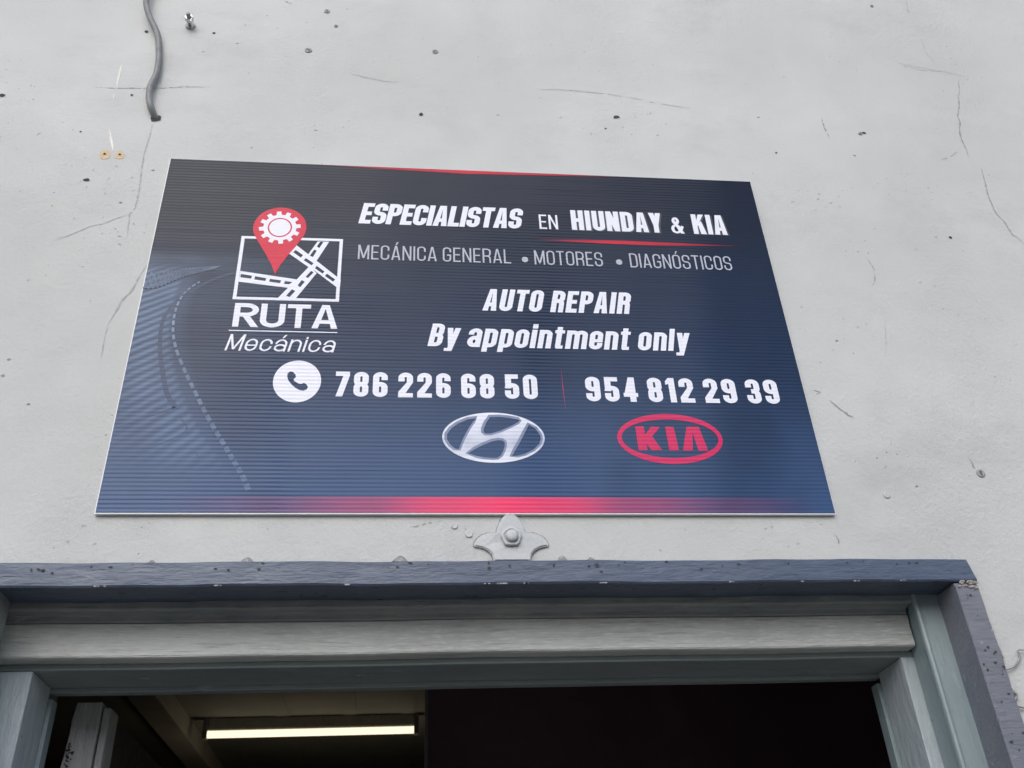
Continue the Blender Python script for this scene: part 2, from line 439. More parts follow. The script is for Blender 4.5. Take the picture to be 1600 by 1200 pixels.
    if ch == 't': W = s*1.85; return [rect(s*.35, .05, s*1.35, .97), rect(0, xh-t*.85, W, xh), rect(s*.5, 0, W*.97, t*.85)], W
    if ch == 'y':
        return [poly((0, xh), (s*1.05, xh), (W/2+s*.42, .0), (W/2-s*.45, .0)), poly((W-s*1.05, xh), (W, xh), (W/2+s*.38, -.2), (W/2-s*.62, -.2)), rect(W*.08, -.2, W*.5, -.2+t*.8)], W
    raise KeyError(ch)

def area(p): return sum(p[i-1][0]*p[i][1]-p[i][0]*p[i-1][1] for i in range(len(p)))/2
def fill(pieces):
    """union and difference of signed outlines, in order -> (points, triangles)"""
    vs, fs = [], []
    for s_, p in pieces:
        if area(p) < 0: p = p[::-1]
        fs.append(list(range(len(vs), len(vs)+len(p)))); vs += [Vector(q) for q in p]
    V, E, F, ov, oe, of = geometry.delaunay_2d_cdt(vs, [], fs, 1, 1e-6)
    out = []
    for f, o in zip(F, of):
        ins = False
        for k in sorted(o): ins = pieces[k][0] > 0
        if ins: out.append(f)
    return V, out

def flat_mesh(name, groups, y, m, parent):
    """groups of signed outlines in (x, z), laid as a film at depth y"""
    bm = bmesh.new()
    for g in groups:
        V, F = fill(g); vm = {}
        for f in F:
            q = []
            for i in f:
                if i not in vm: vm[i] = bm.verts.new((V[i].x, y, V[i].y))
                q.append(vm[i])
            try: fc = bm.faces.new(q)
            except ValueError: continue
            fc.normal_update()
            if fc.normal.y > 0: fc.normal_flip()
    return bm_obj(name, bm, m, parent)

def text_groups(txt, x0, x1, zb, cap, s, t, W, gap, space, slant=0.0, dx=0.0, dz=0.0, small=None, **kw):
    items, x = [], 0.0
    for ch in txt:
        if ch == ' ': x += space; continue
        g, wd = glyph(ch, s, t, W, **kw)
        items.append((x, g)); x += wd+gap
    k = (x1-x0)/(x-gap); out = []
    for gx, g in items:
        out.append([(s_, [(x0+(gx+px)*k+py*cap*slant+dx, zb+py*cap+dz) for px, py in p]) for s_, p in g])
    return out
def scale_groups(gs): return gs
# ------------------------------------------------------------------ measured outlines, in metres (x along the wall, z above the sign's lower edge)
ROAD1 = [(-0.3612, 0.4114), (-0.2743, 0.3975), (-0.2863, 0.3805), (-0.3613, 0.39)]
ROAD1D = [[(-0.3598, 0.4056), (-0.3424, 0.4024), (-0.3432, 0.3966), (-0.3598, 0.3986)], [(-0.3377, 0.4016), (-0.3207, 0.3984), (-0.3216, 0.3926), (-0.3385, 0.3952)], [(-0.3148, 0.3973), (-0.2977, 0.3947), (-0.2991, 0.389), (-0.3158, 0.3916)], [(-0.2918, 0.3937), (-0.2805, 0.3921), (-0.285, 0.3875), (-0.2932, 0.3879)]]
ROAD2 = [(-0.3002, 0.3597), (-0.2863, 0.3805), (-0.2743, 0.3975), (-0.2601, 0.42), (-0.2575, 0.425), (-0.2447, 0.4114), (-0.2727, 0.3606)]
ROAD2D = [[(-0.2879, 0.3648), (-0.2801, 0.3776), (-0.2748, 0.3746), (-0.2825, 0.3624)], [(-0.2722, 0.3857), (-0.2667, 0.3965), (-0.2618, 0.3931), (-0.2681, 0.3821)], [(-0.2613, 0.4031), (-0.2536, 0.4156), (-0.2497, 0.4125), (-0.2575, 0.4006)]]
ROAD4 = [(-0.2619, 0.4462), (-0.2477, 0.477), (-0.2294, 0.4771), (-0.2464, 0.4369), (-0.2525, 0.435)]
ROAD4D = [[(-0.2577, 0.4464), (-0.2521, 0.4593), (-0.2477, 0.4575), (-0.2528, 0.4439)], [(-0.2483, 0.4662), (-0.2434, 0.4765), (-0.2384, 0.4761), (-0.2441, 0.463)]]
ROAD3 = [(-0.2907, 0.4501), (-0.2805, 0.4682), (-0.2072, 0.3992), (-0.2081, 0.38), (-0.2475, 0.4155), (-0.2604, 0.4248)]
ROAD3D = [[(-0.284, 0.4527), (-0.2807, 0.4578), (-0.2684, 0.4473), (-0.2715, 0.4419)], [(-0.2667, 0.4368), (-0.2635, 0.4412), (-0.251, 0.4314), (-0.2536, 0.4267)], [(-0.2483, 0.4211), (-0.2457, 0.4261), (-0.2332, 0.4151), (-0.2358, 0.4105)], [(-0.2321, 0.4061), (-0.229, 0.4107), (-0.2158, 0.3995), (-0.2187, 0.3949)]]
TIP = [(-0.3084, 0.4062)]
HOLEL = [(-0.0015, 0.1496), (-0.0142, 0.1474), (-0.0281, 0.1405), (-0.0385, 0.1317), (-0.0444, 0.1224), (-0.0445, 0.1139), (-0.0399, 0.1055), (-0.0332, 0.0991), (-0.0285, 0.0979), (-0.0217, 0.1161), (-0.0134, 0.1334), (-0.0062, 0.1448)]
HOLET = [(0.0176, 0.1517), (0.0115, 0.1417), (0.0077, 0.131), (0.0076, 0.1263), (0.0104, 0.1241), (0.0172, 0.1241), (0.0323, 0.1293), (0.0489, 0.1381), (0.0578, 0.1436), (0.0599, 0.1461), (0.0586, 0.1479), (0.0448, 0.1509), (0.0309, 0.1522)]
HOLER = [(0.0733, 0.1398), (0.0822, 0.1332), (0.0884, 0.1226), (0.089, 0.116), (0.0864, 0.1081), (0.0778, 0.0989), (0.0648, 0.0916), (0.0545, 0.0886), (0.0465, 0.0876), (0.0515, 0.0973), (0.059, 0.1104), (0.0667, 0.1264)]
HOLEB = [(-0.0154, 0.0918), (-0.0031, 0.0876), (0.008, 0.0854), (0.0193, 0.0845), (0.026, 0.0849), (0.0307, 0.0888), (0.0344, 0.0959), (0.037, 0.105), (0.0367, 0.1102), (0.034, 0.1128), (0.0283, 0.1134), (0.0191, 0.1113), (0.0075, 0.106), (-0.0051, 0.0988)]
HANDSET = [(-0.2743, 0.2166), (-0.2739, 0.222), (-0.2706, 0.2251), (-0.2668, 0.2248), (-0.2626, 0.2202), (-0.2617, 0.2155), (-0.2647, 0.2115), (-0.2634, 0.2088), (-0.257, 0.2043), (-0.2532, 0.2037), (-0.2495, 0.2058), (-0.2456, 0.2032), (-0.2433, 0.1986), (-0.2449, 0.1946), (-0.2496, 0.1922), (-0.2546, 0.1931), (-0.2611, 0.1969), (-0.2672, 0.2028), (-0.2721, 0.21)]
K = [[(0.2294, 0.1389), (0.242, 0.139), (0.2426, 0.0992), (0.2297, 0.0991)], [(0.2384, 0.1196), (0.2528, 0.1385), (0.2659, 0.138), (0.2524, 0.1223), (0.2641, 0.0994), (0.2483, 0.0993), (0.2401, 0.1151)]]
I = [(0.274, 0.1388), (0.2866, 0.1383), (0.289, 0.0994), (0.2748, 0.0992)]
V = [(0.306, 0.1389), (0.3243, 0.1391), (0.3322, 0.0991), (0.3179, 0.099), (0.3136, 0.1301), (0.3094, 0.0989), (0.2949, 0.0991)]
EDGE = [(-0.419, 0.388), (-0.4313, 0.376), (-0.4411, 0.3598), (-0.4464, 0.3372), (-0.447, 0.313), (-0.4437, 0.2873), (-0.4354, 0.26), (-0.4213, 0.2293), (-0.408, 0.2033), (-0.3931, 0.1759), (-0.3784, 0.149), (-0.3625, 0.1226), (-0.3471, 0.0986), (-0.3338, 0.0767), (-0.3206, 0.0553), (-0.3088, 0.0307)]
RAILA = [(-0.4992, 0.3921), (-0.4702, 0.4061), (-0.4331, 0.4155), (-0.3914, 0.4208)]
RAILB = [(-0.4985, 0.3557), (-0.4792, 0.3744), (-0.4444, 0.3963), (-0.3979, 0.4154)]
LANEA = [(-0.362, 0.411), (-0.3955, 0.3957), (-0.4272, 0.3716), (-0.4535, 0.3392), (-0.4624, 0.3083), (-0.4594, 0.2657), (-0.4499, 0.2247), (-0.4375, 0.1849), (-0.423, 0.1618)]
LANEB = [(-0.3615, 0.4063), (-0.3885, 0.396), (-0.4071, 0.3769), (-0.4128, 0.3539), (-0.4094, 0.3273)]
FACET = [[(-0.4972, 0.1266), (-0.423, 0.1618)], [(-0.4124, 0.1428), (-0.4062, 0.1202), (-0.4771, 0.081)], [(-0.3902, 0.0945), (-0.384, 0.071), (-0.4563, 0.0284)]]
CABLE = [(-0.6038, 1.1325), (-0.6026, 1.0719), (-0.5992, 1.0427), (-0.5881, 1.009), (-0.5687, 0.9654), (-0.5575, 0.906), (-0.5547, 0.8585), (-0.5592, 0.8237), (-0.5567, 0.7936), (-0.5497, 0.7692), (-0.5421, 0.755)]
CRACK = [[(0.9997, 0.9713), (0.9942, 0.9416), (0.9837, 0.9215), (0.977, 0.8925), (0.9637, 0.8636), (0.9618, 0.8414), (0.9527, 0.8172), (0.9493, 0.7867), (0.9504, 0.7622), (0.9472, 0.7447)], [(0.964, 0.7183), (0.9604, 0.6962), (0.9582, 0.6712), (0.9534, 0.6497), (0.9527, 0.6222), (0.9531, 0.5985), (0.9613, 0.5832), (0.9632, 0.5678), (0.9672, 0.548), (0.9755, 0.5408), (0.9803, 0.5274)], [(0.9645, 1.2331), (0.9575, 1.1986), (0.9573, 1.1831)], [(0.959, 1.0967), (0.9561, 1.0588), (0.9614, 1.0345), (0.9653, 1.0247)], [(0.9332, 0.7612), (0.9111, 0.7443), (0.8889, 0.7344)], [(-0.5438, 0.7452), (-0.5447, 0.71), (-0.5471, 0.6663), (-0.544, 0.6212), (-0.541, 0.5775), (-0.5411, 0.5419), (-0.5467, 0.5277), (-0.5439, 0.4935), (-0.5424, 0.4734)], [(-0.5467, 0.5277), (-0.5675, 0.517), (-0.5849, 0.5052), (-0.6031, 0.499), (-0.6242, 0.4832), (-0.6496, 0.4675)], [(-0.5034, 0.4224), (-0.5089, 0.4094), (-0.5143, 0.3902), (-0.5186, 0.3713), (-0.5294, 0.3525), (-0.5357, 0.3258), (-0.5414, 0.3066)], [(-0.5414, 0.3066), (-0.5413, 0.281), (-0.5395, 0.2469)], [(-0.6597, 0.8265), (-0.627, 0.8255), (-0.5948, 0.8279), (-0.557, 0.8307), (-0.5268, 0.8346), (-0.503, 0.8381), (-0.4591, 0.8414)], [(-0.215, 0.897), (-0.183, 0.8869), (-0.1535, 0.8801), (-0.1276, 0.8785)], [(0.1301, 0.8761), (0.1693, 0.8808), (0.2058, 0.8798), (0.2546, 0.8761), (0.3031, 0.8688), (0.3331, 0.8619), (0.3632, 0.855), (0.3994, 0.8485), (0.4237, 0.8448)], [(0.5411, 0.1924), (0.5495, 0.181), (0.5578, 0.1731), (0.5639, 0.1652), (0.5715, 0.163)], [(0.5178, 0.2106), (0.5293, 0.2073), (0.521, 0.2025)], [(0.6786, 0.8389), (0.6778, 0.8084), (0.68, 0.7909), (0.6817, 0.7771)], [(0.7322, 0.0946), (0.736, 0.0849), (0.7368, 0.0752), (0.7421, 0.0698)], [(0.4947, -0.0276), (0.4975, -0.0392), (0.4972, -0.0516)], [(-0.0954, -0.0183), (-0.0784, -0.0146), (-0.0527, -0.009)], [(0.6731, 0.3508), (0.6599, 0.2989), (0.6533, 0.2787)], [(0.6769, 0.4813), (0.6839, 0.4602), (0.6774, 0.4319), (0.6691, 0.4219)], [(0.8841, 1.0121), (0.9288, 0.9956), (0.9841, 0.9959)], [(0.8797, 1.0158), (0.9442, 1.0008), (1.0343, 0.9799)]]
CURL = [[(0.6791, -0.2229), (0.6892, -0.2197), (0.699, -0.2123), (0.7047, -0.2039), (0.7045, -0.1971), (0.715, -0.1981)], [(0.6759, -0.2345), (0.6739, -0.2427), (0.678, -0.2509), (0.6815, -0.2559), (0.6766, -0.2622)], [(0.6752, -0.2686), (0.6879, -0.2721)], [(0.6776, -0.189), (0.6791, -0.1976), (0.68, -0.2078)]]
PATCH = [[(-0.6181, 0.659), (-0.6167, 0.6682), (-0.6091, 0.6718), (-0.6021, 0.6676), (-0.5997, 0.654), (-0.606, 0.6491), (-0.6144, 0.6501)], [(-0.5929, 0.662), (-0.5902, 0.6698), (-0.5827, 0.6687), (-0.5774, 0.6614), (-0.5781, 0.6538), (-0.5847, 0.6504), (-0.5913, 0.653)]]
WHITE = [[(-0.6219, 0.8901), (-0.6211, 0.8603), (-0.6204, 0.8311)], [(-0.6131, 0.723), (-0.6047, 0.6937), (-0.597, 0.6679)], [(-0.6207, 0.8141), (-0.6199, 0.7974)]]
PTS = {'bolt': (-0.5173, 1.0096), 'hole': [(-0.0847, 0.7942), (-0.5937, 0.9857), (-0.473, 0.9925), (0.2759, 0.8117), (-0.804, 0.7941), (0.252, 0.7791), (-0.5907, 0.8096), (-0.6273, 0.6004), (-0.658, 0.7122), (0.5679, 0.7342), (0.7544, 0.7992), (0.8457, 0.5382)], 'screw': [(-0.2959, 0.9567), (-0.059, 0.9726), (-0.2688, 1.0775), (-0.2492, 1.0335), (0.7462, 0.7969), (0.7434, 0.0677), (0.5871, 0.0314), (-0.0161, -0.0287), (0.8773, 1.2022), (-0.0356, -0.0165)], 'plug': []}
# ------------------------------------------------------------------ materials
M_WALL = mat_wall()
M_TRIM = mat_paint('slate_blue_gloss_paint', (0.062, 0.084, 0.132), (0.080, 0.104, 0.155), 0.33, True, 0.0006)
M_TRIMV = mat_paint('slate_gloss_paint_upright', (0.120, 0.137, 0.180), (0.185, 0.187, 0.205), 0.40, True, 0.0005)
M_FRAME = mat_paint('grey_green_gloss_paint', (0.235, 0.275, 0.285), (0.28, 0.315, 0.315), 0.40, True, 0.0007, worn=.5)
M_FRAMEV = mat_paint('grey_green_gloss_paint_upright', (0.215, 0.275, 0.29), (0.265, 0.32, 0.33), 0.34, False, 0.0005, worn=.35)
M_HEAD = mat_paint('dark_slate_moulding_paint', (0.17, 0.19, 0.205), (0.31, 0.32, 0.31), 0.42, True, 0.0008)
M_BOARD = mat_board('pale_grey_fascia_paint', (0.50, 0.505, 0.475), (0.76, 0.765, 0.73))
M_ROUGHV = mat_paint('rough_grey_paint_upright', (0.38, 0.43, 0.45), (0.46, 0.51, 0.53), 0.42, False, 0.0010, worn=.4)
M_CRACK = mat_plain('crack_shade_grime', (0.32, 0.315, 0.305), 0.9, 0, 0.35, 300)  # shade inside cracks put in as grey; also edge grime and paint curls
M_HOLE = mat_plain('dark_hole', (0.05, 0.048, 0.046), 0.9, 0, 0.4, 200)
M_TAN = mat_plain('bare_tan_plaster', (0.62, 0.47, 0.30), 0.8, 0, 0.15, 300)
M_CHALK = mat_plain('chalk_scratch', (0.80, 0.77, 0.70), 0.8)
M_CABLE = mat_plain('painted_cable_grey', (0.20, 0.20, 0.195), 0.5, 0, 0.2, 60)
M_STEEL = mat_plain('zinc_steel', (0.55, 0.55, 0.54), 0.32, 0.9)
M_SCREW = mat_plain('painted_screw_grey', (0.30, 0.30, 0.30), 0.55, 0, 0.3, 300)
M_IRON = mat_plain('wall_coloured_iron_paint', (0.50, 0.51, 0.51), 0.5, 0, 0.05, 180, 0.0006)
M_PLASTIC = mat_plain('white_corrugated_plastic', (0.78, 0.79, 0.80), 0.4, 0, 0.04)
M_WHITE = mat_print('white_print', 'flat', (0.80, 0.80, 0.87))
M_GREY = mat_print('grey_print', 'flat', (0.47, 0.48, 0.54))
M_SHADE = mat_print('drop_shadow_print', 'flat', (0.07, 0.075, 0.08))
M_RED = mat_print('red_print', 'flat', (0.62, 0.026, 0.060))
M_PINK = mat_print('pink_red_print', 'flat', (0.60, 0.030, 0.115))
M_DARKP = mat_print('dark_navy_print', 'lift', 0.0)
M_PANEL = mat_print('printed_panel', 'panel')
M_LIFT1 = mat_print('faint_blue_print', 'lift', 0.13)
M_LIFT2 = mat_print('pale_blue_print', 'lift', 0.50)
M_SILVER = mat_print('silver_print', 'silver')
M_SILVERD = mat_print('dark_silver_print', 'flat', (0.22, 0.26, 0.38))
M_DARKB = mat_print('deep_blue_print', 'flat', (0.010, 0.017, 0.040))

# ------------------------------------------------------------------ ground
bm = bmesh.new()
bmesh.ops.create_grid(bm, x_segments=1, y_segments=1, size=600)
g = bm_obj('ground', bm, mat_plain('worn_concrete', (0.22, 0.205, 0.18), 0.85, 0, 0.18, 3, 0.002))
tag(g, kind='structure')

# ------------------------------------------------------------------ the wall, with the doorway cut out
bm = bmesh.new()
prof = [(-4, -Z0), (-.63, -Z0), (-.63, -.080), (.6735, -.080), (.6735, -Z0), (4, -Z0), (4, 2.6), (-4, 2.6)]
f = [bm.verts.new((x, 0, z)) for x, z in prof]; b = [bm.verts.new((x, .19, z)) for x, z in prof]
k = len(prof)
for j in range(k): bm.faces.new((f[j], f[(j+1) % k], b[(j+1) % k], b[j]))
bm.faces.new(f); bm.faces.new(b[::-1])
bmesh.ops.recalc_face_normals(bm, faces=bm.faces)
wall = bm_obj('wall', bm, M_WALL); wall.location = (0, 0, Z0)
tag(wall, 'pale grey painted plaster wall, cracked and pocked, around the doorway', 'wall')

def ribbon(name, pts, w0, m, y=-0.0004, jit=0.5, gaps=0.0, thick=0.0003):
    """a ragged line of varying width lying on the wall"""
    P = []
    for a, b in zip(pts, pts[1:]):
        n = max(2, int((Vector(b)-Vector(a)).length/0.004))
        for i in range(n): P.append(Vector(a).lerp(Vector(b), i/n)+Vector((random.uniform(-1, 1), random.uniform(-1, 1)))*0.0008*jit)
    P.append(Vector(pts[-1]))
    bm = bmesh.new(); N = len(P); prev = None; on = True
    for i in range(N):
        t = (P[min(i+1, N-1)]-P[max(i-1, 0)]).normalized(); nr = Vector((-t.y, t.x))
        e = min(1, 4*i/N+.15, 4*(N-1-i)/N+.15)
        wd = w0*e*random.uniform(1-jit*.9, 1+jit*.6)
        cur = (bm.verts.new((P[i].x+nr.x*wd/2, y, P[i].y+nr.y*wd/2)), bm.verts.new((P[i].x-nr.x*wd/2, y, P[i].y-nr.y*wd/2)))
        if random.random() < (gaps if on else .5): on = not on
        if prev and (on or gaps == 0): bm.faces.new((prev[0], prev[1], cur[1], cur[0]))
        prev = cur
    for f_ in bm.faces:
        f_.normal_update()
        if f_.normal.y > 0: f_.normal_flip()
    return bm_obj(name, bm, m, wall)

CR_W = [.0022, .0022, .0016, .0012, .0014, .0020, .0018, .0026, .0016, .0015, .0012, .0018, .0026, .0020, .0022, .0028, .0014, .0016, .0008, .0014, .0008, .0008]
CR_G = [0, 0, 0, .1, .2, .03, .06, .10, .10, .22, .2, .14, 0, .1, .25, .1, .1, .15, .1, .1, .15, .15]
M_CRACK2 = mat_plain('faint_crack_shade', (0.415, 0.41, 0.40), 0.9, 0, 0.25, 300)  # shade in the fainter cracks as paler grey; also colours the pock marks
for i, p in enumerate(CRACK):
    ribbon('crack', p, CR_W[i]*1.15, M_CRACK if CR_W[i] >= .0014 and i not in (5, 6, 7, 8, 10, 11, 17) else M_CRACK2, jit=.8, gaps=CR_G[i])
for p, wd in zip(WHITE, (.0032, .0036, .0012)):
    ribbon('scratch', p, wd, M_CHALK, jit=.35)
bm = bmesh.new()
def blob(bm, cx, cz, r, y, n=11, asp=1.0, rough=.25):
    vs = []
    for i in range(n):
        a = 2*math.pi*i/n; q = r*random.uniform(1-rough, 1+rough)
        vs.append(bm.verts.new((cx+q*math.cos(a)*asp, y, cz+q*math.sin(a))))
    f_ = bm.faces.new(vs); f_.normal_update()
    if f_.normal.y > 0: f_.normal_flip()
for p in PATCH:
    bm = bmesh.new()
    vs = [bm.verts.new((x, -.0005, z)) for x, z in p]; f_ = bm.faces.new(vs); f_.normal_update()
    if f_.normal.y > 0: f_.normal_flip()
    bm_obj('bare_patch', bm, M_TAN, wall)
    bm = bmesh.new(); cx = sum(q[0] for q in p)/len(p); cz = sum(q[1] for q in p)/len(p)
    blob(bm, cx, cz+.001, .0024, -.0009); bm_obj('nail_hole', bm, M_HOLE, wall)
for i, (x, z) in enumerate(PTS['hole']):
    bm = bmesh.new(); r = [.0042, .0034, .0030, .0042, .0042, .0018, .0024, .0032, .0020, .0022, .003, .0028][i]
    blob(bm, x, z, r, -.0006, asp=[1, 1, 1, 1.7, 1.2, 1, 1, 1.6, 1, 1, 1.3, 1][i]); bm_obj('nail_hole', bm, M_HOLE, wall)
# painted-over screw heads with a slot, in a little dished ring
for i, (x, z) in enumerate(PTS['screw']):
    bm = bmesh.new(); r = [.0068, .0058, .0058, .0040, .0042, .0068, .0050, .0052, .0036, .0048][i]
    add_lathe_y(bm, x, z, [(r, 0.0003), (r*.98, -.0012), (r*.80, -.0018), (r*.62, -.0014), (r*.3, -.0016)], 14)
    o = bm_obj('screw_head', bm, M_SCREW if i not in (6, 7, 9) else M_IRON, wall, True)
    if i in (6, 7, 9): continue
    bm = bmesh.new(); a = random.uniform(0, 3)
    d = Vector((math.cos(a), math.sin(a)))*r*.55; n_ = Vector((-d.y, d.x))*.28
    vs = [bm.verts.new((x+q.x, -.0021, z+q.y)) for q in (d+n_, -d+n_, -d-n_, d-n_)]; f_ = bm.faces.new(vs); f_.normal_update()
    if f_.normal.y > 0: f_.normal_flip()
    bm_obj('slot', bm, M_HOLE if i not in (6, 7, 9) else M_CRACK2, o)
# pock marks and skips scattered in loose clusters
bm = bmesh.new()
for cx, cz, n, sp in [(-.62, .60, 16, .05), (-.55, .48, 12, .03), (-.70, .40, 10, .06), (.62, .62, 14, .04), (.80, .65, 10, .05), (.55, .30, 10, .05), (.28, .80, 12, .05), (-.5, .98, 6, .08), (.82, .30, 8, .1), (-.3, 1.02, 8, .08), (.4, -.02, 6, .15), (-.5, -.03, 8, .10), (.75, .50, 10, .05), (-.72, .72, 10, .05), (0.0, .80, 8, .2), (.6, .9, 8, .2)]:
    for _ in range(n):
        blob(bm, random.gauss(cx, sp), random.gauss(cz, sp*.7) if cz > .05 else random.uniform(-.055, -.012), random.uniform(.0006, .0017), -.0005, 7, random.uniform(.8, 2.0), .45)
pm = bm_obj('pock_marks', bm, M_CRACK2, wall); pm['kind'] = 'stuff'
M_CRUMB = mat_plain('crumbled_mortar', (0.27, 0.25, 0.24), 0.9, 0, .5, 260, .001)
# broken mortar crumbs along the top of the lintel
for x, wd, h in [(-.302, .020, .007), (-.107, .022, .010), (.1075, .016, .008), (.146, .012, .005), (-.42, .010, .002)]:
    bm = bmesh.new(); n = 7; top = [bm.verts.new((x+wd*(i/n-.5), -.006*math.sin(math.pi*i/n)*random.uniform(.6, 1), -.070+(h*.6+.003)*math.sin(math.pi*i/n)**.7*random.uniform(.6, 1))) for i in range(n+1)]
    bot = [bm.verts.new((x+wd*(i/n-.5), -.0105, -.0712)) for i in range(n+1)]
    bk = [bm.verts.new((x+wd*(i/n-.5), .001, -.066+(h*.6+.003)*.9*math.sin(math.pi*i/n))) for i in range(n+1)]
    for i in range(n):
        bm.faces.new((top[i], top[i+1], bot[i+1], bot[i])); bm.faces.new((bk[i], bk[i+1], top[i+1], top[i]))
    bmesh.ops.recalc_face_normals(bm, faces=bm.faces)
    bm_obj('mortar_crumb', bm, M_CRUMB, wall)
# curls of peeling paint by the right leg of the trim
for p, wd in zip(CURL, (.0030, .0050, .0030, .0034)):
    bm = bmesh.new(); q = smooth_path([(x, -.004, z) for x, z in p], 5)
    add_tube(bm, q, [wd*.5*(.35+.65*math.sin(math.pi*(i+.5)/len(q))) for i in range(len(q))], 6)
    bm_obj('paint_curl', bm, M_CRACK, wall, True)

# ------------------------------------------------------------------ cable and stud bolt
bm = bmesh.new()
cp = smooth_path([(x, y, z) for (x, z), y in zip(CABLE, (-.012, -.016, -.018, -.014, -.010, -.009, -.009, -.010, -.011, -.009, .004))], 6)
add_tube(bm, cp, .0057, 12)
c = bm_obj('cable', bm, M_CABLE, None, True); c.location = (0, 0, Z0)
tag(c, 'grey painted cable hanging down the wall above the sign into a dark hole', 'cable')
bm = bmesh.new(); blob(bm, CABLE[-1][0]+.001, CABLE[-1][1]-.002, .0085, -.0007, 14, 1.1, .15); bm_obj('cable_hole', bm, M_HOLE, wall)

bx, bz = PTS['bolt']
st = empty('stud_bolt', (bx, 0, Z0+bz), 'short bright steel stud with a nut sticking out of the wall near the cable', 'bolt')
bm = bmesh.new(); add_lathe_y(bm, 0, 0, [(.0042, .002), (.0042, -.026), (.0034, -.028), (.0016, -.0282)], 12); bm_obj('stud', bm, M_SCREW, st, True)
bm = bmesh.new(); add_lathe_y(bm, 0, 0, [(.0078, -.012), (.0080, -.013), (.0080, -.020), (.0074, -.021)], 6); bm_obj('nut', bm, M_STEEL, st)
bm = bmesh.new(); add_lathe_y(bm, 0, 0, [(.0095, -.0003), (.0095, -.0020), (.0090, -.0024)], 16); bm_obj('washer', bm, M_SCREW, st)
bm = bmesh.new(); add_box(bm, .004, .0062, -.021, -.001, -.012, .001); bm_obj('bent_tab', bm, M_STEEL, st)

# ------------------------------------------------------------------ cast iron anchor plate under the sign
ap = empty('anchor_plate', (.0396, 0, Z0-.0645), 'painted three-lobed iron anchor plate with a round bolt, below the sign', 'anchor plate')
half = [(0, .0634), (.0060, .0618), (.0110, .0570), (.0155, .0490), (.0180, .0420), (.0195, .0355), (.0300, .0362), (.0385, .0335), (.0450, .0285), (.0492, .0225), (.0500, .0190), (.0490, .0172), (.0455, .0168), (.0380, .0150), (.0310, .0108), (.0262, .0055), (.0240, -.0045)]
out = [(x, z) for x, z in half]+[(-x, z) for x, z in half[:0:-1]]
bm = bmesh.new()
vs = [bm.verts.new((x, -.0008, z)) for x, z in out]
fc = bm.faces.new(vs); ex = bmesh.ops.extrude_face_region(bm, geom=[fc])
fv = [v for v in ex['geom'] if isinstance(v, bmesh.types.BMVert)]
for v in fv: v.co.y = -.0085
fe = [e for e in bm.edges if all(v in fv for v in e.verts)]
bmesh.ops.recalc_face_normals(bm, faces=bm.faces)
bmesh.ops.bevel(bm, geom=fe, offset=.0016, segments=2, affect='EDGES')
for v in bm.verts:
    if v.co.y < -.003: v.co.y += .0045*min(1, abs(v.co.x)/.045)
bm_obj('plate', bm, M_IRON, ap)
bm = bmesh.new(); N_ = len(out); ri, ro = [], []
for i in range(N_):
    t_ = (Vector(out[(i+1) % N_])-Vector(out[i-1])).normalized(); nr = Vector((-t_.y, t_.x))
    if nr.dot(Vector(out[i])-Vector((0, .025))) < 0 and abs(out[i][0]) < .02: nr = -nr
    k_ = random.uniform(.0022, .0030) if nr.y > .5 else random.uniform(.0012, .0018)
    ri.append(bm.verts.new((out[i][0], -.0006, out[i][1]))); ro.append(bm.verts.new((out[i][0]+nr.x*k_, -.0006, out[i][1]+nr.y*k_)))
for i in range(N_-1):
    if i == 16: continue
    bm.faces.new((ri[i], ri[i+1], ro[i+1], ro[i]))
bmesh.ops.recalc_face_normals(bm, faces=bm.faces)
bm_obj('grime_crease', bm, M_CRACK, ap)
bm = bmesh.new(); zc = .0285
rr = [(.0135*(1+.06*math.sin(5*a)+.03*math.sin(11*a+1)), a) for a in [2*math.pi*i/30 for i in range(30)]]
rings = []
for sc, y in [(1.0, -.008), (1.0, -.0098), (.92, -.0112), (.78, -.0112), (.70, -.0098)]:
    rings.append([bm.verts.new((r*sc*math.cos(a), y, zc+r*sc*math.sin(a))) for r, a in rr])
for A_, B_ in zip(rings, rings[1:]):
    for i in range(30): bm.faces.new((A_[i], A_[(i+1) % 30], B_[(i+1) % 30], B_[i]))
bm.faces.new(rings[-1]); bmesh.ops.recalc_face_normals(bm, faces=bm.faces)
bm_obj('washer', bm, M_IRON, ap, True)
bm = bmesh.new(); add_lathe_y(bm, .0005, zc, [(.0082, -.008), (.0082, -.0135), (.0074, -.0152), (.0045, -.0160), (.001, -.0162)], 20)
bm_obj('bolt', bm, M_IRON, ap, True)

# ------------------------------------------------------------------ the sign
SW, SH = 0.5, 0.65044
sg = empty('sign', (0, 0, Z0), 'blue and black printed corrugated sign advertising auto repair by appointment, above the door', 'sign')
bm = bmesh.new(); add_box(bm, -SW-.0012, SW+.0006, -.0058, -.0012, -.0016, SH+.0004)
bm_obj('backing_sheet', bm, M_PLASTIC, sg)
# the printed face: one sheet of fluted skin, cut square
bm = bmesh.new()
add_box(bm, -SW, SW, -.0062, -.00585, 0, SH)
bm_obj('printed_face', bm, M_PANEL, sg)
Y = lambda n: -.0063-.00012*n

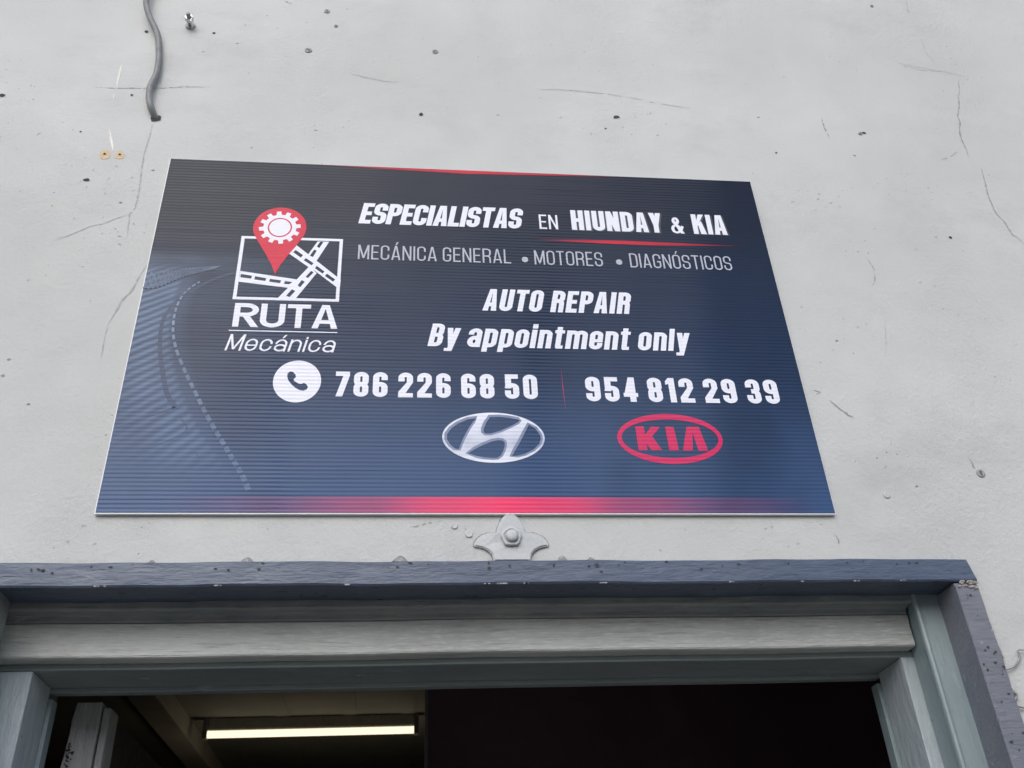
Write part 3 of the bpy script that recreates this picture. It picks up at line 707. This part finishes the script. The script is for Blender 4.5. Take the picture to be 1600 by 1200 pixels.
# printed picture at the left: bend of road, rail sleepers, dashed edge line
def band(pts, w0, w1, dash=None, n=8):
    q = smooth_path([(x, 0, z) for x, z in pts], n); q = [Vector((p.x, p.z)) for p in q]; N = len(q); gs = []; acc = 0; L_, Rr = [], []
    for i in range(N):
        t = (q[min(i+1, N-1)]-q[max(i-1, 0)]).normalized(); nr = Vector((-t.y, t.x)); wd = w0+(w1-w0)*i/(N-1)
        L_.append(q[i]+nr*wd/2); Rr.append(q[i]-nr*wd/2)
    out = []
    for i in range(N-1):
        if dash and (i % dash[0]) >= dash[1]: continue
        out.append([(1, [tuple(L_[i]), tuple(L_[i+1]), tuple(Rr[i+1]), tuple(Rr[i])])])
    return out
flat_mesh('road_edge_line', band(EDGE, .0022, .0075, (3, 2), 6), Y(1), mat_print('edge_line_print', 'lift', 0.55), sg)
flat_mesh('road_lane', [sum(band(LANEA, .003, .008), [])], Y(0), M_LIFT1, sg)
for fpts in FACET:
    flat_mesh('road_facet', [sum(band(fpts, .0022, .0030), [])], Y(0), M_LIFT1, sg)
def even(pts, n):
    q = [Vector((p.x, p.z)) for p in smooth_path([(x, 0, z) for x, z in pts], 12)]
    d = [0.0]
    for a_, b_ in zip(q, q[1:]): d.append(d[-1]+(b_-a_).length)
    out_ = []
    for i in range(n):
        t_ = d[-1]*(1-(1-i/(n-1))**1.5); k_ = max(j for j in range(len(d)) if d[j] <= t_+1e-9); k_ = min(k_, len(q)-2)
        out_.append(q[k_].lerp(q[k_+1], (t_-d[k_])/max(1e-9, d[k_+1]-d[k_])))
    return out_
RA = [(-.4985, .4035)]+[p for p in RAILA if p[0] > -.495]
RB = [(-.4990, .3720)]+[p for p in RAILB if p[0] > -.495]
ra, rb = even(RA, 26), even(RB, 26)
sl_ = []
for i in range(1, 25):
    u = 1-i/26; hw = .0007+.0013*u; a, b_ = ra[i], rb[max(0, i-1)]
    sl_.append((1, [(a.x-hw, a.y), (a.x+hw, a.y), (b_.x+hw, b_.y), (b_.x-hw, b_.y)]))
flat_mesh('rail_sleepers', [sl_], Y(2), mat_print('sleeper_print', 'lift', 0.34), sg)
flat_mesh('rail', [sum(band(RB, .0030, .0010), [])], Y(1), M_DARKB, sg)

# red lines
flat_mesh('red_stripe', [[poly((-.285, SH-.0004), (-.009, SH-.0085), (.30, SH-.0004))]], Y(1), mat_print('red_top_line', 'bleed', (-.285, -.009, .30)), sg)
flat_mesh('red_stripe', [[poly((.0925, .4962), (.19, .4990), (.26, .4996), (.465, .4963), (.30, .4915), (.22, .4922))]], Y(1), mat_print('red_underline', 'bleed', (.0925, .235, .465)), sg)
flat_mesh('red_stripe', [[poly((.1275, .2400), (.1284, .2020), (.1291, .1640), (.1276, .2020))]], Y(1), M_PINK, sg)

# lettering
B = dict(s=.204, t=.178, W=.50, gap=.032, space=.17, rm=.21)
Lg = dict(s=.082, t=.085, W=.42, gap=.105, space=.20, rm=.20)
def line(txt, x0, x1, zb, cap, m=M_WHITE, lay=2, **kw):
    return flat_mesh('lettering', text_groups(txt, x0, x1, zb, cap, **kw), Y(lay), m, sg)
line('ESPECIALISTAS', -.1852, .0810, .5190, .0455, slant=.17, **B)
line('EN', .1131, .1445, .5202, .0322, **dict(Lg, s=.105, t=.10, W=.46))
line('HIUNDAY', .1706, .3268, .5188, .0448, M_SHADE, 1, **dict(B, gap=.075, s=.205))
line('HIUNDAY', .1678, .3236, .5204, .0448, **dict(B, gap=.075, s=.205))
line('&', .3390, .3612, .5200, .0368, **B)
line('KIA', .3800, .4392, .5188, .0450, M_SHADE, 1, **dict(B, gap=.075, s=.205))
line('KIA', .3772, .4362, .5204, .0450, **dict(B, gap=.075, s=.205))
line('MECÁNICA GENERAL', -.1829, .0618, .4428, .0300, M_GREY, **Lg)
line('MOTORES', .1003, .2129, .4424, .0300, M_GREY, **Lg)
line('DIAGNÓSTICOS', .2583, .4307, .4420, .0302, M_GREY, **Lg)
for x, z in ((.0847, .4520), (.2402, .4525)):
    flat_mesh('bullet', [[ellipse(x, z, .0052, .0058, 24)]], Y(2), M_GREY, sg)
line('AUTO REPAIR', .0121, .2446, .3455, .0432, slant=.20, **dict(B, gap=.085, space=.26, s=.205))
line('By appointment only', -.0726, .3300, .2755, .0425, slant=.20, **dict(B, gap=.085, space=.24, rm=.20, t=.165, s=.20))
line('786 226 68 50', -.2050, .0897, .1835, .0430, **dict(B, gap=.135, space=.20, s=.195, W=.46))
line('954 812 29 39', .1620, .4586, .1812, .0435, **dict(B, gap=.135, space=.20, s=.195, W=.46))
line('RUTA', -.3618, -.2075, .3040, .0445, s=.205, t=.165, W=.82, gap=.07, space=.2, rm=.30, diag=True)
flat_mesh('logo_rule', [[rect(-.3655, .2962, -.2071, .2978)]], Y(2), M_WHITE, sg)
line('Mecánica', -.3677, -.2110, .2604, .0298, slant=.20, s=.105, t=.092, W=.60, gap=.13, space=.2, xh=.74, rm=.30)

# round map logo
fr = [[rect(-.3668, .3556, -.2078, .4835), (-1, [(-.3615, .3605), (-.2130, .3605), (-.2130, .4785), (-.3615, .4785)])]+
      [(1, ROAD1)]+[(1, ROAD2)]+[(1, ROAD4)]+[(1, ROAD3)]+
      [(-1, d) for d in ROAD1D+ROAD2D+ROAD4D+ROAD3D]]
flat_mesh('map_logo', fr, Y(2), M_WHITE, sg)
pin = [(-.309+.0418*math.cos(R(a)), .5040+.0436*math.sin(R(a))) for a in range(-28, 209, 6)]
pin += [(-.3365, .4660), (-.3250, .4450), (-.3150, .4250), (-.3082, .4065), (-.3018, .4250), (-.2920, .4450), (-.2810, .4650)]
flat_mesh('map_pin', [[(1, pin)]], Y(3), M_RED, sg)
gp = []
for i in range(12):
    a0 = 2*math.pi*i/12+.13
    for da, rr_ in ((-.150, .0262), (-.105, .0328), (.105, .0328), (.150, .0262)):
        gp.append((-.309+rr_*math.cos(a0+da), .5040+rr_*1.06*math.sin(a0+da)))
flat_mesh('gear', [[(1, gp), ellipse(-.309, .5040, .0192, .0208, 48, -1), ellipse(-.309, .5040, .0168, .0182, 48)]], Y(4), M_WHITE, sg)

# telephone roundel
flat_mesh('phone_icon', [[ellipse(-.2595, .2085, .0340, .0362), (-1, HANDSET)]], Y(2), M_WHITE, sg)

# silver oval emblem with a slanted H
def grow(p, d):
    a = area(p); o_ = []
    for i in range(len(p)):
        t = (Vector(p[(i+1) % len(p)])-Vector(p[i-1])).normalized(); nr = Vector((t.y, -t.x))*(1 if a > 0 else -1)
        o_.append((p[i][0]+nr.x*d, p[i][1]+nr.y*d))
    return o_
HO = [HOLEL, HOLET, HOLER, HOLEB]
em = [ellipse(.0217, .1180, .0731, .0412)]
flat_mesh('oval_emblem', [em+[(-1, h) for h in HO]], Y(2), M_SILVERD, sg)
flat_mesh('emblem_highlight', [em+[(-1, [(x-.0004, z+.0004) for x, z in grow(h, .0036)]) for h in HO]], Y(3), M_SILVER, sg)
# red oval emblem
flat_mesh('red_oval_emblem', [[ellipse(.2788, .1188, .0782, .0420), ellipse(.2788, .1190, .0718, .0322, 64, -1)], [(1, p) for p in K], [(1, I)], [(1, V)]], Y(2), M_PINK, sg)

# ------------------------------------------------------------------ door frame
df = empty('door_frame', (0, 0, 0), 'old slate blue and grey-green painted door frame with moulded head', 'door frame')
Zr = lambda z: Z0+z
def up(pr): return [(y, Z0+z) for y, z in pr]
bm = bmesh.new()
rows = []
prof = [(.0403, -.0715), (-.0130, -.0722), (-.0142, -.0738), (-.0142, -.1020), (-.0125, -.1042), (.0403, -.1035)]
for i in range(61):
    x = -.72+(.6735+.72)*i/60
    rows.append([bm.verts.new((x+(0.0 if i < 60 else -.006 if z > -.08 else 0), y+.0006*math.sin(x*31)*(y < 0), Z0+z+(.0006*math.sin(x*17)+.0004*math.sin(x*53)) )) for y, z in prof])
for A_, B_ in zip(rows, rows[1:]):
    for j in range(6): bm.faces.new((A_[j], A_[(j+1) % 6], B_[(j+1) % 6], B_[j]))
bm.faces.new(rows[0]); bm.faces.new(rows[-1][::-1]); bmesh.ops.recalc_face_normals(bm, faces=bm.faces)
bm_obj('lintel_trim', bm, M_TRIM, df)
def leg(x0, x1, z1, m, jit):
    bm = bmesh.new(); rows = []
    for i in range(41):
        z = Z0+z1-(z1+Z0-.001)*(i/40)**1.6
        e = jit*(math.sin(z*47)+.6*math.sin(z*131+1))
        c_ = .004 if i == 0 else 0
        rows.append([bm.verts.new(v) for v in ((x0, .0385, z), (x0, -.0125+c_, z), (x0+.0015, -.0142+c_, z), (x1-.0015+e, -.0142+c_, z), (x1+e, -.0128+c_, z), (x1-.0008+min(e, 0), .0385, z))])
    for A_, B_ in zip(rows, rows[1:]):
        for j in range(6): bm.faces.new((A_[j], A_[(j+1) % 6], B_[(j+1) % 6], B_[j]))
    bm.faces.new(rows[0]); bm.faces.new(rows[-1][::-1]); bmesh.ops.recalc_face_normals(bm, faces=bm.faces)
    return bm_obj('side_trim', bm, m, df)
leg(.6400, .6728, -.1065, M_TRIMV, .0006)
leg(-.70, -.5940, -.0900, M_HEAD, 0)
# chipped mortar where the two trims meet
bm = bmesh.new()
random.seed(3)
for i in range(26):
    x = random.uniform(.643, .672); z = Z0-.1055-random.random()**2*.010; s_ = random.uniform(.0012, .0032)
    add_box(bm, x-s_, x+s_, -.0150-random.uniform(0, .0012), -.0135, z-s_*.6, z+s_*.6, s_*.3, 1)
bm_obj('mortar_chips', bm, mat_plain('broken_mortar', (0.34, 0.30, 0.28), 0.9, 0, 0.4, 200), df)['kind'] = 'stuff'

# knocks along the lintel's lower arris and the right leg, down to pale primer
M_PRIMER = mat_plain('pale_primer', (0.33, 0.34, 0.35), 0.8, 0, .3, 300)
bm = bmesh.new()
for x in (.022, .006, .052, .058, .155, .33, -.18, -.33, -.47, .42, .50, .565):
    for _ in range(random.choice((1, 2, 3))):
        xx = x+random.gauss(0, .004); s_ = random.uniform(.0008, .0024)
        add_box(bm, xx-s_*1.5, xx+s_*1.5, -.0149, -.0128, Z0-.1044-s_*.2, Z0-.1034+s_*.25, s_*.2, 1)
for _ in range(5):
    z = Z0-random.uniform(.12, .36); s_ = random.uniform(.0008, .0020); xx = random.choice((.6412, random.uniform(.643, .671), .6715))
    add_box(bm, xx-s_, xx+s_, -.0147, -.0135, z-s_, z+s_*.7, s_*.3, 1)
bm_obj('paint_knocks', bm, M_PRIMER, df)['kind'] = 'stuff'
bm = bmesh.new()
for _ in range(40):
    x = random.uniform(-.6, .66); s_ = random.uniform(.0006, .0018)
    blob(bm, x, Z0-.0737-abs(random.gauss(0, .006))-.001, s_, -.0150, 7, random.uniform(.8, 2.2), .4)
for _ in range(30):
    blob(bm, random.uniform(.6425, .671), Z0-random.uniform(.11, .37), random.uniform(.0006, .0017), -.0150, 7, random.uniform(.7, 1.6), .4)
bm_obj('paint_pits', bm, M_HOLE, df)['kind'] = 'stuff'
YM = .0405
# stepped moulding under the lintel, then the flat fascia board with its lip
pr = up([(.130, -.1015), (YM, -.1015), (YM, -.1118), (YM+.0012, -.1134), (YM+.0036, -.1140), (YM+.0150, -.1136), (YM+.0175, -.1146), (YM+.0205, -.1150), (YM+.0222, -.1160), (YM+.0226, -.1205), (YM+.024, -.1222), (.130, -.1222)])
bm_obj('head_moulding', prism_x(pr, -.640, .6030, 40, .0004), M_HEAD, df)
pr = up([(.130, -.1225), (.0665, -.1225), (.0650, -.1240), (.0675, -.1400), (.0668, -.1600), (.0660, -.1640), (.0672, -.1662), (.0700, -.1675), (.130, -.1675)])
bm_obj('fascia_board', prism_x(pr, -.640, .6045, 40, .0005), M_BOARD, df)
pr = up([(.180, -.1680), (.0885, -.1680), (.0880, -.1700), (.0880, -.1735), (.0892, -.1755), (.1640, -.1755), (.1640, -.1758), (.180, -.1758)])
bm_obj('head_jamb', prism_x(pr, -.640, .6080, 30, .0004), M_FRAME, df)
pr = up([(.1805, -.1700), (.1650, -.1761), (.1646, -.1770), (.1646, -.1812), (.1660, -.1822), (.1805, -.1822)])
bm_obj('head_stop', prism_x(pr, -.5680, .5915, 20, .0003), M_FRAME, df)
# right post: flat face, rounded bead at its corner, deep reveal
zt, zb_ = Z0-.1012, 0.002
pr = [(.6395, .0390), (.6400, .0388), (.6455, .0386), (.6462, .0400), (.6700, .0400), (.6700, .0875), (.6080, .0875), (.6072, .0600), (.6062, .0460), (.6040, .0440), (.6030, .0405), (.6040, .0372), (.6070, .0358), (.6100, .0372), (.6112, .0392)]
pr = [(x, y) for x, y in pr]
bm_obj('side_post', prism_z(pr, zb_, zt), M_FRAMEV, df)
bm_obj('side_jamb', prism_z([(.5912, .0880), (.6068, .0886), (.6068, .0880), (.6700, .0880), (.6700, .1640), (.5912, .1640), (.5902, .1630), (.5902, .0892)], zb_, Z0-.1762), M_ROUGHV, df)
bm_obj('side_stop', prism_z([(.5860, .1650), (.5900, .1645), (.66, .1645), (.66, .185), (.5850, .185), (.5850, .1660)], zb_, Z0-.1900), M_FRAMEV, df)
bm_obj('side_jamb', prism_z([(-.5672, .0892), (-.5672, .1630), (-.5682, .1640), (-.66, .1640), (-.66, .0880), (-.5684, .0880)], zb_, Z0-.1762), M_ROUGHV, df)
bm_obj('side_stop', prism_z([(-.5620, .1660), (-.5620, .185), (-.65, .185), (-.65, .1645), (-.5660, .1645)], zb_, Z0-.1900), M_FRAMEV, df)
bm_obj('side_post', prism_z([(-.6080, .0400), (-.6080, .0875), (-.66, .0875), (-.66, .0400)], zb_, Z0-.1012), M_FRAMEV, df)
for x, y in ((-.441, .132), (-.159, .135), (.474, .150)):
    bm = bmesh.new()
    ring = [(.0075, 0), (.0075, -.0008), (.0060, -.0014), (.0040, -.0010), (.001, -.0012)]
    rs = [[bm.verts.new((x+r*math.cos(2*math.pi*k/16), y+r*math.sin(2*math.pi*k/16), Z0-.1754+h)) for k in range(16)] for r, h in ring]
    for A_, B_ in zip(rs, rs[1:]):
        for k in range(16): bm.faces.new((A_[k], A_[(k+1) % 16], B_[(k+1) % 16], B_[k]))
    bm.faces.new(rs[-1]); bmesh.ops.recalc_face_normals(bm, faces=bm.faces)
    bm_obj('screw_plug', bm, M_FRAME, df, True)

# ------------------------------------------------------------------ the room behind the door
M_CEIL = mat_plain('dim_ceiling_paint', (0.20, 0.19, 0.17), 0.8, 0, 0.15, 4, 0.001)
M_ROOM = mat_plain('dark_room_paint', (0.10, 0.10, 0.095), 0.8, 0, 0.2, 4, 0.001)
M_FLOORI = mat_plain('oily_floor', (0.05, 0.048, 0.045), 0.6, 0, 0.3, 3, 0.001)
zc = Z0+.55
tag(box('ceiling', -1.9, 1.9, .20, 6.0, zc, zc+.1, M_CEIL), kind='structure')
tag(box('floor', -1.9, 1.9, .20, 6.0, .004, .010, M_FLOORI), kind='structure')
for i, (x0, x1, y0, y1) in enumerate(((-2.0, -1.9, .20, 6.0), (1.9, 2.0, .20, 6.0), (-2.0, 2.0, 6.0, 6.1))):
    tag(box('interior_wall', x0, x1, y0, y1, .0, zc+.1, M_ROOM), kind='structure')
# beam running away from the door
be = box('ceiling_beam', -1.115, -1.005, .40, 5.99, zc-.085, zc-.001, mat_plain('beam_paint', (0.27, 0.25, 0.215), 0.7, 0, .15, 5), None, .006)
tag(be, 'pale painted beam under the dim ceiling, left of the tube lamp', 'beam')
# seams of the ceiling boards
for x in (-.62, -.33, -.08):
    o = box('ceiling_seam', x-.03, x+.03, .45, 5.98, zc-.0025, zc-.0005, M_CEIL); tag(o, kind='structure')
pt = empty('partition', (.7, 1.0, 0), 'almost black partition inside the doorway, right of the tube lamp', 'partition')
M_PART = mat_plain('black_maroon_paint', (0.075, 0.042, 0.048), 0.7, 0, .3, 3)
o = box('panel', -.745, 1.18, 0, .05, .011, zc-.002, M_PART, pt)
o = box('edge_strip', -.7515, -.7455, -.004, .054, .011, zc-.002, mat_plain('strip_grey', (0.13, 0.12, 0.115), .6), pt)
# tube lamp
lamp = empty('tube_lamp', (-.49, 3.15, zc), 'lit warm white tube lamp on the ceiling inside the doorway', 'lamp')
t = NT('lit_tube'); t.b.inputs['Base Color'].default_value = (.9, .9, .85, 1)
t.b.inputs['Emission Color'].default_value = (1.0, .90, .66, 1); t.b.inputs['Emission Strength'].default_value = 0.66
M_TUBE = t.done((.25, .24, .22), .4)
bm = bmesh.new(); add_box(bm, -.44, .437, -.012, .012, -.056, -.001, .008); bm_obj('housing', bm, mat_plain('lamp_enamel', (.55, .52, .46), .5), lamp)
bm = bmesh.new(); add_tube(bm, [(-.445, 0, -.068), (.0, 0, -.068), (.442, 0, -.068)], .0155, 16); bm_obj('tube', bm, M_TUBE, lamp, True)
for x in (-.450, .447):
    bm = bmesh.new(); add_box(bm, x-.010, x+.010, -.02, .02, -.088, -.002, .003); bm_obj('end_cap', bm, mat_plain('cap_grey', (.25, .24, .22), .5), lamp)

for x in (-.3, .04, .38):  # unseen point lights added below the tube to light the ceiling evenly
    pl = bpy.data.lights.new('ceiling_fill', 'POINT'); pl.energy = 0.20; pl.color = (1.0, .86, .62); pl.shadow_soft_size = .03
    po = bpy.data.objects.new('ceiling_fill', pl); COL.objects.link(po); po.parent = lamp; po.location = (x, 0, -.34)
# ------------------------------------------------------------------ door leaf, swung open into the room
dl = empty('door', (-.5535, .22, 0), 'grey weathered door leaf opened inward at the left jamb, paint flaking from its edge', 'door')
zt = Z0-.180
bm = bmesh.new(); rows = []
random.seed(11)
for i in range(90):
    z = .02+(zt-.02)*i/89; k = random.uniform(0, .003)+.002*math.sin(z*40)
    rows.append([bm.verts.new(v) for v in ((k, .03, z), (k+.0008, .0010, z), (k+.002, 0, z), (.0375, 0, z), (.039, .001, z), (.039, .03, z))])
for A_, B_ in zip(rows, rows[1:]):
    for j in range(6): bm.faces.new((A_[j], A_[(j+1) % 6], B_[(j+1) % 6], B_[j]))
bm.faces.new(rows[0]); bm.faces.new(rows[-1][::-1]); bmesh.ops.recalc_face_normals(bm, faces=bm.faces)
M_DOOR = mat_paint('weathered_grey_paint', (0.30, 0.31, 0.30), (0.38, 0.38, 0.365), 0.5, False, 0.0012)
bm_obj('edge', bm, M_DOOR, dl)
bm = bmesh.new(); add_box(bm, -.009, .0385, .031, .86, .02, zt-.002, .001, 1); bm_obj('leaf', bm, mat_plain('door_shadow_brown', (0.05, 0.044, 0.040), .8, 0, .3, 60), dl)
bm = bmesh.new(); add_box(bm, .0405, .0505, .006, .05, .02, zt-.006, .002); bm_obj('edge_bead', bm, M_DOOR, dl)
bm = bmesh.new()
for i in range(34):
    z = zt-.055-abs(random.gauss(0, .022)); x = .004+abs(random.gauss(0, .004))
    blob(bm, x, z, random.uniform(.0005, .0018), -.0004, 6, random.uniform(.7, 1.5), .4)
bm_obj('paint_chips', bm, M_HOLE, dl)['kind'] = 'stuff'
o = box('architrave', -.640, -.5800, .1955, .235, .011, Z0-.10, mat_plain('inner_grey', (0.17, 0.18, 0.18), .6), df)

# ------------------------------------------------------------------ the far side of the street, which the glossy sign mirrors
M_BARK = mat_plain('palm_bark', (0.10, 0.085, 0.07), .9, 0, .4, 6, .004)
M_FROND = mat_plain('palm_frond_green', (0.035, 0.060, 0.020), .6, 0, .4, 9)
def palm(x, y, h, lean, label):
    o = empty('palm_tree', (x, y, 0), label, 'palm tree', 'palms across the street')
    bm = bmesh.new(); P_ = [(lean*(i/9)**2, 0, h*i/9) for i in range(10)]
    add_tube(bm, P_, [.30-.12*i/9 for i in range(10)], 12); bm_obj('trunk', bm, M_BARK, o, True)
    bm = bmesh.new(); top = Vector((lean, 0, h))
    for k in range(22):
        a = 2*math.pi*k/22+random.uniform(-.15, .15); el = random.uniform(-.3, 1.1); L_ = random.uniform(1.6, 2.3)
        d = Vector((math.cos(a), math.sin(a), 0)); sd = Vector((-d.y, d.x, 0)); prev = None
        for i in range(12):
            u = i/11; p = top+d*L_*u*math.cos(el*.5)+Vector((0, 0, L_*(math.sin(el)*u-.75*u*u)))
            if i % 1 == 0 and i > 0:
                for s_ in (-1, 1):
                    l = .45*math.sin(math.pi*min(1, u+.12))+.08
                    q = p+sd*s_*l+d*.22-Vector((0, 0, .18))
                    bm.faces.new([bm.verts.new(v) for v in (p, p+d*.07, q)])
            if prev is not None:
                bm.faces.new([bm.verts.new(v) for v in (prev-sd*.02, prev+sd*.02, p+sd*.02, p-sd*.02)])
            prev = p
    bm_obj('crown', bm, M_FROND, o)
palm(-2.2, -10.5, 7.6, .5, 'straight palm across the street, left of the others')
palm(1.75, -10.0, 8.2, -.2, 'tallest palm across the street, in the middle')
palm(4.6, -10.8, 7.2, .4, 'leaning palm across the street, right of the others')
hb = empty('house', (1, -14, 0), 'low dark house across the street behind the palms', 'house')
M_HW = mat_plain('house_stucco', (0.20, 0.18, 0.16), .85, 0, .15, 2, .002)
M_HR = mat_plain('house_roof_tile', (0.09, 0.06, 0.05), .8, 0, .3, 6, .004)
bm = bmesh.new(); add_box(bm, -16, 16, -6, 0, 0, 4.6); bm_obj('wall', bm, M_HW, hb)
bm = bmesh.new()
pr = [(.6, 4.6), (.6, 4.75), (-3, 6.9), (-6.6, 4.75), (-6.6, 4.6)]
bm.free(); bm_obj('roof', prism_x(pr, -16.6, 16.6), M_HR, hb)
for x in (-9, -3, 4, 10):
    bm = bmesh.new(); add_box(bm, x-.8, x+.8, .001, .06, 1.0, 2.4, .01, 1); f_ = bm_obj('window', bm, M_HR, hb)
    bm = bmesh.new(); add_box(bm, x-.7, x+.7, .061, .07, 1.1, 2.3); bm_obj('pane', bm, mat_plain('dark_glass', (.02, .025, .03), .1), f_)
